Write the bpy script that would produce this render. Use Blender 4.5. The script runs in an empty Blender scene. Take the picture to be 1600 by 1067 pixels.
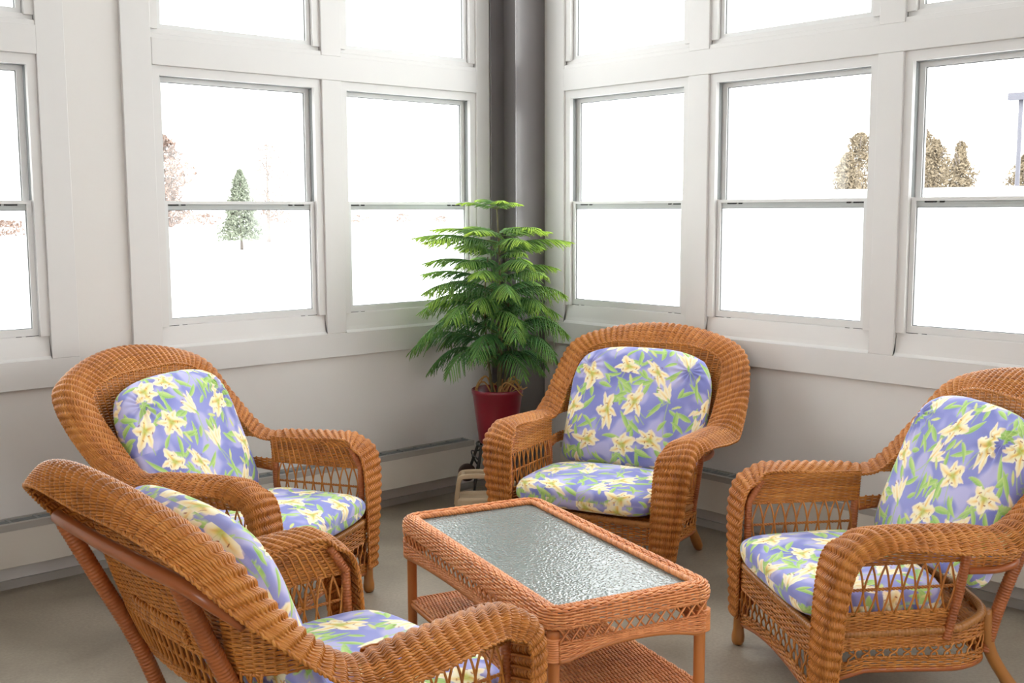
import bpy, bmesh, math, random
import numpy as np
from mathutils import Matrix, Vector

PI = math.pi
rng = np.random.default_rng(7)
random.seed(7)
SC = bpy.context.scene
COL = SC.collection

# ------------------------------------------------------------------ materials
def srgb(r, g, b):
    f = lambda c: (c / 255 / 12.92) if c / 255 <= 0.04045 else ((c / 255 + 0.055) / 1.055) ** 2.4
    return (f(r), f(g), f(b), 1.0)

def new_mat(name):
    m = bpy.data.materials.new(name)
    m.use_nodes = True
    nt = m.node_tree
    return m, nt, nt.nodes['Principled BSDF'], nt.nodes['Material Output']

def plain(name, color, rough=0.5, metal=0.0, noise=0.0, nscale=20.0, bump=0.0, bscale=60.0, coat=0.0, spec=None):
    m, nt, b, out = new_mat(name)
    b.inputs['Base Color'].default_value = color
    b.inputs['Roughness'].default_value = rough
    b.inputs['Metallic'].default_value = metal
    if spec is not None:
        b.inputs['Specular IOR Level'].default_value = spec
    if coat:
        b.inputs['Coat Weight'].default_value = coat
        b.inputs['Coat Roughness'].default_value = 0.25
    tc = nt.nodes.new('ShaderNodeTexCoord')
    if noise:
        n = nt.nodes.new('ShaderNodeTexNoise'); n.inputs['Scale'].default_value = nscale
        n.inputs['Detail'].default_value = 5
        nt.links.new(tc.outputs['Object'], n.inputs['Vector'])
        mx = nt.nodes.new('ShaderNodeMix'); mx.data_type = 'RGBA'
        mx.inputs[6].default_value = tuple(c * (1 - noise) for c in color[:3]) + (1,)
        mx.inputs[7].default_value = tuple(min(1, c * (1 + noise)) for c in color[:3]) + (1,)
        nt.links.new(n.outputs['Fac'], mx.inputs[0])
        nt.links.new(mx.outputs[2], b.inputs['Base Color'])
    if bump:
        n = nt.nodes.new('ShaderNodeTexNoise'); n.inputs['Scale'].default_value = bscale
        n.inputs['Detail'].default_value = 4
        nt.links.new(tc.outputs['Object'], n.inputs['Vector'])
        bp = nt.nodes.new('ShaderNodeBump'); bp.inputs['Strength'].default_value = bump
        bp.inputs['Distance'].default_value = 0.002
        nt.links.new(n.outputs['Fac'], bp.inputs['Height'])
        nt.links.new(bp.outputs['Normal'], b.inputs['Normal'])
    return m

def wicker_mat(name, dark, mid, light, rough=0.36):
    m, nt, b, out = new_mat(name)
    g = nt.nodes.new('ShaderNodeNewGeometry')
    tc = nt.nodes.new('ShaderNodeTexCoord')
    n = nt.nodes.new('ShaderNodeTexNoise'); n.inputs['Scale'].default_value = 26; n.inputs['Detail'].default_value = 3
    nt.links.new(tc.outputs['Object'], n.inputs['Vector'])
    n2 = nt.nodes.new('ShaderNodeTexNoise'); n2.inputs['Scale'].default_value = 5; n2.inputs['Detail'].default_value = 2
    nt.links.new(tc.outputs['Object'], n2.inputs['Vector'])
    a = nt.nodes.new('ShaderNodeMath'); a.operation = 'MULTIPLY'; a.inputs[1].default_value = 0.22
    nt.links.new(g.outputs['Random Per Island'], a.inputs[0])
    c = nt.nodes.new('ShaderNodeMath'); c.operation = 'MULTIPLY_ADD'; c.inputs[1].default_value = 0.42
    nt.links.new(n.outputs['Fac'], c.inputs[0]); nt.links.new(a.outputs[0], c.inputs[2])
    d = nt.nodes.new('ShaderNodeMath'); d.operation = 'MULTIPLY_ADD'; d.inputs[1].default_value = 0.42
    nt.links.new(n2.outputs['Fac'], d.inputs[0]); nt.links.new(c.outputs[0], d.inputs[2])
    r = nt.nodes.new('ShaderNodeValToRGB')
    e = r.color_ramp.elements
    e[0].position = 0.2; e[0].color = dark
    e[1].position = 0.92; e[1].color = light
    x = r.color_ramp.elements.new(0.55); x.color = mid
    nt.links.new(d.outputs[0], r.inputs['Fac'])
    nt.links.new(r.outputs['Color'], b.inputs['Base Color'])
    b.inputs['Roughness'].default_value = rough
    b.inputs['Specular IOR Level'].default_value = 0.5
    return m

M = {}
M['wall'] = plain('wall_paint', (0.72, 0.695, 0.67, 1), 0.5, noise=0.03, nscale=2.5, bump=0.08, bscale=40)
M['trim'] = plain('trim_paint', (0.70, 0.685, 0.672, 1), 0.42, noise=0.02, nscale=6, bump=0.06, bscale=30)
M['sash'] = plain('sash_white', (0.72, 0.72, 0.715, 1), 0.4)
M['rail_grey'] = plain('rail_grey', (0.50, 0.525, 0.515, 1), 0.35)
M['track'] = plain('track_grey', (0.24, 0.25, 0.25, 1), 0.5)
M['dark'] = plain('dark_slot', (0.03, 0.032, 0.032, 1), 0.6)
M['ceil'] = plain('ceiling_paint', (0.78, 0.77, 0.75, 1), 0.7)
M['floor'] = None
M['wick'] = wicker_mat('honey_wicker', srgb(122, 64, 22), srgb(190, 118, 48), srgb(226, 160, 82))
M['wick_t'] = wicker_mat('peach_wicker', srgb(170, 94, 48), srgb(230, 150, 92), srgb(250, 194, 138))
M['pole'] = wicker_mat('wrapped_pole', srgb(126, 64, 30), srgb(176, 100, 52), srgb(205, 128, 72), 0.35)
M['leg'] = plain('varnished_cane', srgb(170, 112, 55), 0.35, noise=0.12, nscale=9)
M['tleg'] = plain('table_cane', srgb(196, 122, 66), 0.35, noise=0.1, nscale=9)
M['bar'] = plain('bare_cane', srgb(166, 92, 48), 0.28, noise=0.1, nscale=12)
M['heater'] = plain('heater_enamel', (0.66, 0.62, 0.555, 1), 0.4)
M['heater_lip'] = plain('heater_lip', (0.40, 0.375, 0.345, 1), 0.4)
M['grille'] = plain('grille', (0.20, 0.215, 0.212, 1), 0.45)
M['column'] = plain('column_paint', (0.17, 0.155, 0.155, 1), 0.24, noise=0.08, nscale=5, spec=0.7)
M['pot'] = plain('maroon_glaze', srgb(128, 18, 38), 0.28, noise=0.05, nscale=10, coat=0.3)
M['soil'] = plain('soil', (0.035, 0.025, 0.018, 1), 0.95, noise=0.3, nscale=60, bump=0.8, bscale=120)
M['iron'] = plain('black_iron', (0.03, 0.027, 0.026, 1), 0.45)
M['wheel'] = plain('brown_wheel', (0.05, 0.026, 0.022, 1), 0.5)
M['can'] = plain('beige_plastic', srgb(196, 172, 140), 0.45, noise=0.04, nscale=8)
M['trunk'] = plain('trunk_bark', srgb(96, 88, 56), 0.8, noise=0.25, nscale=40)
M['dry'] = plain('dry_roots', srgb(186, 140, 84), 0.8, noise=0.2, nscale=30)
M['snow'] = plain('snow', (0.88, 0.885, 0.89, 1), 0.9, noise=0.02, nscale=0.2)
M['roof'] = plain('snowy_roof', (0.62, 0.62, 0.61, 1), 0.9)
M['lamp'] = plain('lamp_metal', (0.085, 0.082, 0.10, 1), 0.5)
M['bark'] = plain('tree_bark', (0.17, 0.14, 0.125, 1), 0.9)
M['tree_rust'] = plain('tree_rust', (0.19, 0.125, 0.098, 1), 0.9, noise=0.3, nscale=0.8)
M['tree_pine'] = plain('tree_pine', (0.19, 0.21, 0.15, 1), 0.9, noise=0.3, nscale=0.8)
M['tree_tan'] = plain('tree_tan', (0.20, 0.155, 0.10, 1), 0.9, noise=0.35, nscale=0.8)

def floor_mat():
    m, nt, b, out = new_mat('polished_concrete')
    tc = nt.nodes.new('ShaderNodeTexCoord')
    n = nt.nodes.new('ShaderNodeTexNoise'); n.inputs['Scale'].default_value = 2.2; n.inputs['Detail'].default_value = 8
    n.inputs['Distortion'].default_value = 0.6
    nt.links.new(tc.outputs['Object'], n.inputs['Vector'])
    r = nt.nodes.new('ShaderNodeValToRGB')
    r.color_ramp.elements[0].position = 0.3; r.color_ramp.elements[0].color = (0.22, 0.182, 0.136, 1)
    r.color_ramp.elements[1].position = 0.72; r.color_ramp.elements[1].color = (0.40, 0.345, 0.272, 1)
    nt.links.new(n.outputs['Fac'], r.inputs['Fac'])
    n2 = nt.nodes.new('ShaderNodeTexNoise'); n2.inputs['Scale'].default_value = 90; n2.inputs['Detail'].default_value = 3
    nt.links.new(tc.outputs['Object'], n2.inputs['Vector'])
    mx = nt.nodes.new('ShaderNodeMix'); mx.data_type = 'RGBA'; mx.blend_type = 'OVERLAY'; mx.inputs[0].default_value = 0.25
    nt.links.new(r.outputs['Color'], mx.inputs[6]); nt.links.new(n2.outputs['Fac'], mx.inputs[7])
    nt.links.new(mx.outputs[2], b.inputs['Base Color'])
    mr = nt.nodes.new('ShaderNodeMapRange')
    mr.inputs[3].default_value = 0.3; mr.inputs[4].default_value = 0.5
    nt.links.new(n.outputs['Fac'], mr.inputs[0]); nt.links.new(mr.outputs[0], b.inputs['Roughness'])
    return m
M['floor'] = floor_mat()

def glass_mat():
    m, nt, b, out = new_mat('window_glass')
    nt.nodes.remove(b)
    t = nt.nodes.new('ShaderNodeBsdfTransparent'); t.inputs['Color'].default_value = (0.97, 0.985, 0.98, 1)
    g = nt.nodes.new('ShaderNodeBsdfGlossy'); g.inputs['Roughness'].default_value = 0.02
    fr = nt.nodes.new('ShaderNodeFresnel')
    ge = nt.nodes.new('ShaderNodeNewGeometry'); mr = nt.nodes.new('ShaderNodeMapRange')
    mr.inputs[3].default_value = 1.45; mr.inputs[4].default_value = 1 / 1.45      # the index seen from inside the pane
    nt.links.new(ge.outputs['Backfacing'], mr.inputs[0]); nt.links.new(mr.outputs[0], fr.inputs['IOR'])
    mx = nt.nodes.new('ShaderNodeMixShader')
    nt.links.new(fr.outputs[0], mx.inputs[0]); nt.links.new(t.outputs[0], mx.inputs[1]); nt.links.new(g.outputs[0], mx.inputs[2])
    nt.links.new(mx.outputs[0], out.inputs['Surface'])
    return m
M['glass'] = glass_mat()

def table_glass():
    m, nt, b, out = new_mat('pebbled_glass')
    b.inputs['Base Color'].default_value = (0.33, 0.365, 0.355, 1)
    b.inputs['Roughness'].default_value = 0.10
    b.inputs['IOR'].default_value = 1.75
    tc = nt.nodes.new('ShaderNodeTexCoord')
    v = nt.nodes.new('ShaderNodeTexVoronoi'); v.feature = 'SMOOTH_F1'; v.inputs['Scale'].default_value = 120
    v.inputs['Smoothness'].default_value = 0.5
    n = nt.nodes.new('ShaderNodeTexNoise'); n.inputs['Scale'].default_value = 70; n.inputs['Detail'].default_value = 2
    nt.links.new(tc.outputs['Object'], v.inputs['Vector']); nt.links.new(tc.outputs['Object'], n.inputs['Vector'])
    ad = nt.nodes.new('ShaderNodeMath'); ad.operation = 'ADD'
    nt.links.new(v.outputs['Distance'], ad.inputs[0]); nt.links.new(n.outputs['Fac'], ad.inputs[1])
    bp = nt.nodes.new('ShaderNodeBump'); bp.inputs['Strength'].default_value = 0.42; bp.inputs['Distance'].default_value = 0.004
    nt.links.new(ad.outputs[0], bp.inputs['Height'])
    nt.links.new(bp.outputs['Normal'], b.inputs['Normal'])
    tr = nt.nodes.new('ShaderNodeBsdfTransparent'); tr.inputs['Color'].default_value = (0.84, 0.9, 0.88, 1)
    mx = nt.nodes.new('ShaderNodeMixShader'); mx.inputs[0].default_value = 0.8
    nt.links.new(tr.outputs[0], mx.inputs[1]); nt.links.new(b.outputs[0], mx.inputs[2])
    nt.links.new(mx.outputs[0], out.inputs['Surface'])
    return m
M['tglass'] = table_glass()

def attr_mat(name, rough, attr='pattern', sheen=0.0, bump=0.0, bscale=400, trans=0.0):
    m, nt, b, out = new_mat(name)
    a = nt.nodes.new('ShaderNodeAttribute'); a.attribute_name = attr
    nt.links.new(a.outputs['Color'], b.inputs['Base Color'])
    b.inputs['Roughness'].default_value = rough
    b.inputs['Specular IOR Level'].default_value = 0.25
    if sheen:
        b.inputs['Sheen Weight'].default_value = sheen
    if bump:
        tc = nt.nodes.new('ShaderNodeTexCoord')
        n = nt.nodes.new('ShaderNodeTexNoise'); n.inputs['Scale'].default_value = bscale
        nt.links.new(tc.outputs['Object'], n.inputs['Vector'])
        bp = nt.nodes.new('ShaderNodeBump'); bp.inputs['Strength'].default_value = bump; bp.inputs['Distance'].default_value = 0.0006
        nt.links.new(n.outputs['Fac'], bp.inputs['Height']); nt.links.new(bp.outputs['Normal'], b.inputs['Normal'])
    return m
M['fabric'] = attr_mat('lily_print_cotton', 0.85, sheen=0.15, bump=0.15)
M['needles'] = attr_mat('pine_needles', 0.55)

# ------------------------------------------------------------------ mesh helpers
class MB:
    """collects vertices and faces for ONE mesh object"""
    def __init__(self):
        self.v = []; self.q = []; self.t = []; self.c = []; self.n = 0
    def add(self, V, Q=None, T=None, color=None):
        V = np.asarray(V, float).reshape(-1, 3)
        self.v.append(V)
        if Q is not None and len(Q): self.q.append(np.asarray(Q, int).reshape(-1, 4) + self.n)
        if T is not None and len(T): self.t.append(np.asarray(T, int).reshape(-1, 3) + self.n)
        if color is not None:
            c = np.asarray(color, float)
            if c.ndim == 1: c = np.tile(c, (len(V), 1))
            self.c.append(c)
        self.n += len(V)
    def tubes(self, P, R, S=6, ref=None, color=None):
        """P: (M,N,3) batch of polylines, R scalar or (M,N) / (N,), ref: normals of the same shape or a vector"""
        P = np.asarray(P, float)
        if P.ndim == 2: P = P[None]
        Mn, N = P.shape[:2]
        T = np.gradient(P, axis=1); T /= np.linalg.norm(T, axis=2, keepdims=True) + 1e-12
        if ref is None:
            mean = np.abs(T).mean(axis=1)
            k = mean.argmin(axis=1)
            ref = np.zeros((Mn, 1, 3)); ref[np.arange(Mn), 0, k] = 1
        ref = np.asarray(ref, float)
        if ref.ndim == 1: ref = ref[None, None]
        if ref.ndim == 2: ref = ref[None]
        B = np.cross(T, np.broadcast_to(ref, P.shape)); B /= np.linalg.norm(B, axis=2, keepdims=True) + 1e-12
        Nn = np.cross(B, T)
        R = np.broadcast_to(np.asarray(R, float), (Mn, N))
        a = np.arange(S) / S * 2 * PI
        V = P[:, :, None] + R[:, :, None, None] * (np.cos(a)[None, None, :, None] * B[:, :, None] + np.sin(a)[None, None, :, None] * Nn[:, :, None])
        m, i, s = np.meshgrid(np.arange(Mn), np.arange(N - 1), np.arange(S), indexing='ij')
        base = m * N * S
        s2 = (s + 1) % S
        Q = np.stack([base + i * S + s, base + i * S + s2, base + (i + 1) * S + s2, base + (i + 1) * S + s], -1).reshape(-1, 4)
        # caps: fan via centre points
        cv = np.concatenate([P[:, 0], P[:, -1]])
        nV = Mn * N * S
        tt = []
        ss = np.arange(S)
        for k in range(Mn):
            b0 = k * N * S; b1 = b0 + (N - 1) * S
            tt.append(np.stack([np.full(S, nV + k), b0 + (ss + 1) % S, b0 + ss], -1))
            tt.append(np.stack([np.full(S, nV + Mn + k), b1 + ss, b1 + (ss + 1) % S], -1))
        col = None
        if color is not None:
            c = np.asarray(color, float)
            if c.ndim == 1: col = c
            else:  # (M,N,4)
                c = np.broadcast_to(c, (Mn, N, 4))
                col = np.concatenate([np.repeat(c.reshape(-1, 4), S, axis=0), c[:, 0], c[:, -1]])
        self.add(np.concatenate([V.reshape(-1, 3), cv]), Q, np.concatenate(tt), col)
    def grid(self, G, flip=False, color=None, closed_u=False):
        """G: (a,b,3) grid of points"""
        a, b = G.shape[:2]
        i, j = np.meshgrid(np.arange(a if closed_u else a - 1), np.arange(b - 1), indexing='ij')
        i2 = (i + 1) % a
        Q = np.stack([i * b + j, i2 * b + j, i2 * b + j + 1, i * b + j + 1], -1).reshape(-1, 4)
        if flip: Q = Q[:, ::-1]
        self.add(G.reshape(-1, 3), Q, None, None if color is None else color.reshape(-1, 4))
    def box(self, x0, x1, y0, y1, z0, z1):
        V = [(x, y, z) for z in (z0, z1) for y in (y0, y1) for x in (x0, x1)]
        Q = [(0, 2, 3, 1), (4, 5, 7, 6), (0, 1, 5, 4), (2, 6, 7, 3), (0, 4, 6, 2), (1, 3, 7, 5)]
        self.add(V, Q)
    def lathe(self, prof, c=(0, 0, 0), n=32, cap=True):
        prof = np.asarray(prof, float)
        a = np.arange(n) / n * 2 * PI
        G = np.stack([c[0] + prof[None, :, 0] * np.cos(a)[:, None], c[1] + prof[None, :, 0] * np.sin(a)[:, None],
                      np.broadcast_to(c[2] + prof[None, :, 1], (n, len(prof)))], -1)
        self.grid(G, closed_u=True)
    def build(self, name, mat, parent=None, smooth=True, bevel=0.0, recalc=False, attr='pattern', kind=None, weld=False):
        V = np.concatenate(self.v)
        Q = np.concatenate(self.q) if self.q else np.zeros((0, 4), int)
        T = np.concatenate(self.t) if self.t else np.zeros((0, 3), int)
        me = bpy.data.meshes.new(name)
        me.vertices.add(len(V)); me.vertices.foreach_set('co', V.astype(np.float32).ravel())
        me.loops.add(Q.size + T.size)
        me.loops.foreach_set('vertex_index', np.concatenate([Q.ravel(), T.ravel()]).astype(np.int32))
        me.polygons.add(len(Q) + len(T))
        st = np.concatenate([np.arange(len(Q)) * 4, Q.size + np.arange(len(T)) * 3]).astype(np.int32)
        me.polygons.foreach_set('loop_start', st)
        me.polygons.foreach_set('use_smooth', np.full(len(st), smooth))
        me.update(calc_edges=True); me.validate()
        if self.c:
            C = np.concatenate(self.c)
            at = me.color_attributes.new(attr, 'FLOAT_COLOR', 'POINT')
            at.data.foreach_set('color', C.astype(np.float32).ravel())
        if bevel or recalc or weld:
            bm = bmesh.new(); bm.from_mesh(me)
            if weld: bmesh.ops.remove_doubles(bm, verts=bm.verts, dist=1e-5)
            bmesh.ops.recalc_face_normals(bm, faces=bm.faces)
            if bevel:
                bmesh.ops.bevel(bm, geom=list(bm.edges), offset=bevel, segments=2, affect='EDGES', profile=0.5)
            bm.to_mesh(me); bm.free()
        me.materials.append(mat)
        o = bpy.data.objects.new(name, me); COL.objects.link(o)
        if parent: o.parent = parent
        if kind: o['kind'] = kind
        return o

def tag(o, label, cat, group=None, kind=None):
    o['label'] = label; o['category'] = cat
    if group: o['group'] = group
    if kind: o['kind'] = kind
    return o

def thing(name, label, cat, loc=(0, 0, 0), rz=0.0, group=None):
    o = bpy.data.objects.new(name, None); COL.objects.link(o)
    o.empty_display_size = 0.1
    o.location = loc; o.rotation_euler = (0, 0, rz)
    return tag(o, label, cat, group)

def catmull(C, n=10):
    C = np.asarray(C, float)
    Q = np.vstack([2 * C[0] - C[1], C, 2 * C[-1] - C[-2]])
    out = []
    t = (np.arange(n) / n)[:, None]
    for i in range(1, len(C)):
        p0, p1, p2, p3 = Q[i - 1], Q[i], Q[i + 1], Q[i + 2]
        out.append(.5 * (2 * p1 + (p2 - p0) * t + (2 * p0 - 5 * p1 + 4 * p2 - p3) * t * t + (3 * p1 - p0 - 3 * p2 + p3) * t ** 3))
    return np.vstack(out + [C[-1:]])

def resample(P, n):
    s = np.concatenate([[0], np.cumsum(np.linalg.norm(np.diff(P, axis=0), axis=1))])
    u = np.linspace(0, s[-1], n)
    return np.stack([np.interp(u, s, P[:, k]) for k in range(P.shape[1])], -1)

def plen(P):
    return np.linalg.norm(np.diff(P, axis=0), axis=1).sum()

def rope(mb, P, r, pitch=0.022, S=6, strands=2, step=0.004):
    """twisted cane braid along a path"""
    n = max(8, int(plen(P) / step))
    P = resample(np.asarray(P, float), n)
    T = np.gradient(P, axis=0); T /= np.linalg.norm(T, axis=1, keepdims=True) + 1e-12
    ref = np.eye(3)[np.abs(T).mean(axis=0).argmin()]
    N1 = np.zeros_like(P); a = ref - T[0] * (ref @ T[0]); N1[0] = a / np.linalg.norm(a)
    for i in range(1, n):
        a = N1[i - 1] - T[i] * (N1[i - 1] @ T[i]); N1[i] = a / (np.linalg.norm(a) + 1e-12)
    N2 = np.cross(T, N1)
    s = np.linspace(0, plen(P), n)
    Ps = []
    for k in range(strands):
        ph = 2 * PI * s / pitch + 2 * PI * k / strands
        Ps.append(P + r * 0.55 * (np.cos(ph)[:, None] * N1 + np.sin(ph)[:, None] * N2))
    mb.tubes(np.array(Ps), r * 0.6, S, ref=N1)

def wrapped(mb, P, r, pitch=0.0088, S=12, amp=0.0022, step=None):
    """pole wound with cane: ringed tube; r scalar or function of 0..1"""
    L = plen(np.asarray(P, float)); step = step or pitch / 4
    n = int(L / step) + 2
    P = resample(np.asarray(P, float), n)
    s = np.linspace(0, L, n)
    rr = np.array([r(t) for t in s / L]) if callable(r) else np.full(n, r)
    R = rr + amp * np.abs(np.sin(PI * s / pitch)) - amp * 0.5
    mb.tubes(P[None], R[None], S)

def tube(mb, P, r, S=10, n=None):
    P = np.asarray(P, float)
    if n: P = resample(P, n)
    mb.tubes(P[None], np.broadcast_to(r, (1, len(P))), S)

def normals(G):
    a = np.gradient(G, axis=0); b = np.gradient(G, axis=1)
    N = np.cross(a, b); N /= np.linalg.norm(N, axis=2, keepdims=True) + 1e-12
    return N

def weave_grid(mb, G, P, r, out=1.0, A1=0.0022, A2=0.0026, S=6, stakes=True, rs=0.0035):
    """G (nu,nv,3): strands run along u (axis 0), one per v; ribs across every P metres along u"""
    N = normals(G) * out
    mid = G[:, G.shape[1] // 2]
    s = np.concatenate([[0], np.cumsum(np.linalg.norm(np.diff(mid, axis=0), axis=1))])
    ph = 2 * PI * s / P
    sg = np.where(np.arange(G.shape[1]) % 2 == 0, 1, -1)
    h = A1 * np.cos(ph)[:, None] + A2 * np.sin(ph / 2)[:, None] * sg[None]
    Pth = (G + N * h[..., None]).transpose(1, 0, 2)
    mb.tubes(Pth, r, S, ref=N.transpose(1, 0, 2))
    if stakes:
        k = np.arange(0, s[-1], P)
        idx = np.searchsorted(s, k); idx = idx[idx < len(s)]
        mb.tubes(G[idx] - N[idx] * 0.003, rs, 5, ref=N[idx])

# ------------------------------------------------------------------ room
SET = []
def setting(o, kind='structure'):
    o['kind'] = kind; return o

def frame_pt(side):
    # (along, outward, up) -> world box
    if side == 'L':
        return lambda mb, s0, s1, d0, d1, z0, z1: mb.box(s0, s1, d0, d1, z0, z1)
    return lambda mb, s0, s1, d0, d1, z0, z1: mb.box(d0, d1, s0, s1, z0, z1)

Z0, Z1, Z2, Z3 = 0.913, 2.115, 2.227, 3.25
HC = 3.62
groups = {'L': [(-2.19, -0.196, [(-2.06, -1.231), (-1.123, -0.285)]),
                (-3.49, -2.419, [(-3.36, -2.53)])],
          'R': [(-3.22, -0.235, [(-1.185, -0.36), (-2.148, -1.301), (-3.10, -2.258)]),
                (-5.55, -3.62, [(-4.56, -3.73), (-5.47, -4.66)])]}
EXT = {'L': (-7.6, 0.12), 'R': (-7.6, 0.02)}
for side, nm in (('L', 'wall_left'), ('R', 'wall_right')):
    B = frame_pt(side); mb = MB()
    ops = sorted([o for g in groups[side] for o in g[2]])
    lo, hi = EXT[side]
    B(mb, lo, hi, .02, .12, 0, Z0); B(mb, lo, hi, .02, .12, Z3, HC); B(mb, lo, hi, .02, .12, Z1, Z2)
    cur = lo
    for a, b in ops:
        for z0, z1 in ((Z0, Z1), (Z2, Z3)):
            B(mb, cur, a, .02, .12, z0, z1)
        cur = b
    for z0, z1 in ((Z0, Z1), (Z2, Z3)):
        B(mb, cur, hi, .02, .12, z0, z1)
    setting(mb.build(nm, M['wall'], smooth=False, recalc=True))

ti = 1
for side in 'LR':
    B = frame_pt(side)
    for lo, hi, ops in groups[side]:
        mb = MB()
        ops = sorted(ops)
        B(mb, lo, hi, 0, .02, .798, Z0)                  # apron under the sills
        B(mb, lo, hi, 0, .02, Z3, Z3 + .115)
        B(mb, ops[0][0], ops[-1][1], -.0015, .02, Z1, Z2)          # rail between the two rows
        edges = [lo] + [e for o in ops for e in o] + [hi]
        for k in range(0, len(edges), 2):
            w = 0 if k in (0, len(edges) - 2) else 0
            if k in (0, len(edges) - 2):
                B(mb, edges[k], edges[k + 1], 0, .02, Z0, Z3)
            else:
                B(mb, edges[k], edges[k + 1], 0, .02, Z0, Z1); B(mb, edges[k], edges[k + 1], 0, .02, Z2, Z3)
        setting(mb.build('trim_%d' % ti, M['trim'], smooth=False, bevel=.0025)); ti += 1

wi = 1
def window(side, a, b, z0, z1, double):
    """white liner with sashes; returns the liner object"""
    global wi
    B = frame_pt(side)
    fw = .036
    mb = MB()
    lowh = .097 if double else .043
    B(mb, a + .0005, a + fw, .012, .12, z0 + lowh - .004, z1 - .0005); B(mb, b - fw, b - .0005, .012, .12, z0 + lowh - .004, z1 - .0005)
    B(mb, a + fw, b - fw, .012, .12, z1 - .04, z1 - .0005)
    # stepped inner bead
    B(mb, a + fw - .012, a + fw + .001, .02, .03, z0 + lowh, z1 - .04); B(mb, b - fw - .001, b - fw + .012, .02, .03, z0 + lowh, z1 - .04)
    # sloped stool
    zt = z0 + lowh
    prof = [(0.0, z0 + .0005), (.012, z0 + .012), (.016, z0 + .03), (.026, zt - .006), (.03, zt - .002), (.12, zt - .002), (.12, z0)] if double else \
           [(0.004, z0), (.006, z0 + .018), (.022, z0 + .022), (.026, zt), (.12, zt), (.12, z0)]
    n = len(prof); V = []
    for s in (a + .0005, b - .0005):
        for d, z in prof: V.append((s, d, z) if side == 'L' else (d, s, z))
    Q = [(i, (i + 1) % n, n + (i + 1) % n, n + i) for i in range(n)]
    T = [(0, i, i + 1) for i in range(1, n - 1)] + [(n, n + i + 1, n + i) for i in range(1, n - 1)]
    mb.add(V, Q, T)
    root = setting(mb.build('window_%d' % wi, M['trim'], smooth=False, recalc=True)); wi += 1
    x0, x1 = a + fw + .0035, b - fw - .0035
    def ring(d0, d1, za, zb, st, bot, top, name):
        m = MB()
        B(m, x0, x0 + st, d0, d1, za, zb); B(m, x1 - st, x1, d0, d1, za, zb)
        B(m, x0 + st, x1 - st, d0, d1, za, za + bot); B(m, x0 + st, x1 - st, d0, d1, zb - top, zb)
        return m.build(name, M['sash'], root, smooth=False, recalc=True)
    def pane(d, za, zb, st, bot, top):
        m = MB(); B(m, x0 + st - .004, x1 - st + .004, d, d + .004, za + bot - .004, zb - top + .004)
        m.build('glass_pane', M['glass'], root, smooth=False, recalc=True)
        m = MB(); g = .0035                       # rubber gasket round the pane
        B(m, x0 + st, x0 + st + g, d - .006, d - .0005, za + bot, zb - top); B(m, x1 - st - g, x1 - st, d - .006, d - .0005, za + bot, zb - top)
        B(m, x0 + st + g, x1 - st - g, d - .006, d - .0005, za + bot, za + bot + g); B(m, x0 + st + g, x1 - st - g, d - .006, d - .0005, zb - top - g, zb - top)
        m.build('gasket', M['track'], root, smooth=False, recalc=True)
    if not double:
        ring(.034, .07, z0 + lowh + .001, z1 - .041, .02, .018, .02, 'fixed_sash')
        pane(.05, z0 + lowh, z1 - .041, .02, .018, .02)
        m = MB()
        for k in range(3):
            s = a + fw + (b - a - 2 * fw) * (.12 + .38 * k)
            B(m, s - .004, s + .004, .001, .007, z0 + .008, z0 + .014)
        return root
    zs, zm = z0 + .097, 1.547
    m = MB(); B(m, a + fw, a + fw + .0015, .034, .058, zm + .002, z1 - .04); B(m, b - fw - .0015, b - fw, .034, .058, zm + .002, z1 - .04)
    B(m, a + fw + .002, b - fw - .002, .034, .058, z1 - .0425, z1 - .0405)
    m.build('jamb_track', M['track'], root, smooth=False, recalc=True)
    ring(.030, .055, zs, zm, .020, .027, .014, 'lower_sash')
    m = MB(); B(m, x0 + .02, x1 - .02, .040, .057, zm - .04, zm - .011)
    B(m, x0 + .02, x1 - .02, .036, .058, zm - .024, zm - .019)
    m.build('meeting_rail', M['rail_grey'], root, smooth=False, recalc=True)
    m = MB()
    for s in (x0 + .022, x1 - .102):
        B(m, s, s + .05, .036, .041, zm - .021, zm - .0135); B(m, s + (.062 if s < (x0 + x1) / 2 else -.032) + (0), s + (.062 if s < (x0 + x1) / 2 else -.032) + .02, .036, .041, zm - .021, zm - .0135)
        B(m, s - .022 if s < (x0 + x1) / 2 else s + .05 + .002, (s - .022 if s < (x0 + x1) / 2 else s + .052) + .05, .0285, .0295, zs - .008, zs - .001)
    for s in (x0 + .066, x1 - .088): B(m, s, s + .022, .0285, .0295, zs - .008, zs - .001)
    m.build('sash_latch', M['dark'], root, smooth=False, recalc=True)
    ring(.060, .085, zm - .035, z1 - .0415, .022, .03, .02, 'upper_sash')
    pane(.042, zs, zm - .025, .020, .027, .012)
    pane(.072, zm - .035, z1 - .0415, .022, .03, .02)
    return root
for side in 'LR':
    for lo, hi, ops in groups[side]:
        for a, b in ops:
            window(side, a, b, Z0, Z1, True)
            window(side, a, b, Z2, Z3, False)

mb = MB(); mb.box(-7.8, .22, -7.8, .22, -.12, 0)
setting(mb.build('floor', M['floor'], smooth=False, recalc=True))
mb = MB(); mb.box(-7.8, .22, -7.8, .22, HC, HC + .12)
setting(mb.build('ceiling', M['ceil'], smooth=False, recalc=True))
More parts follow.
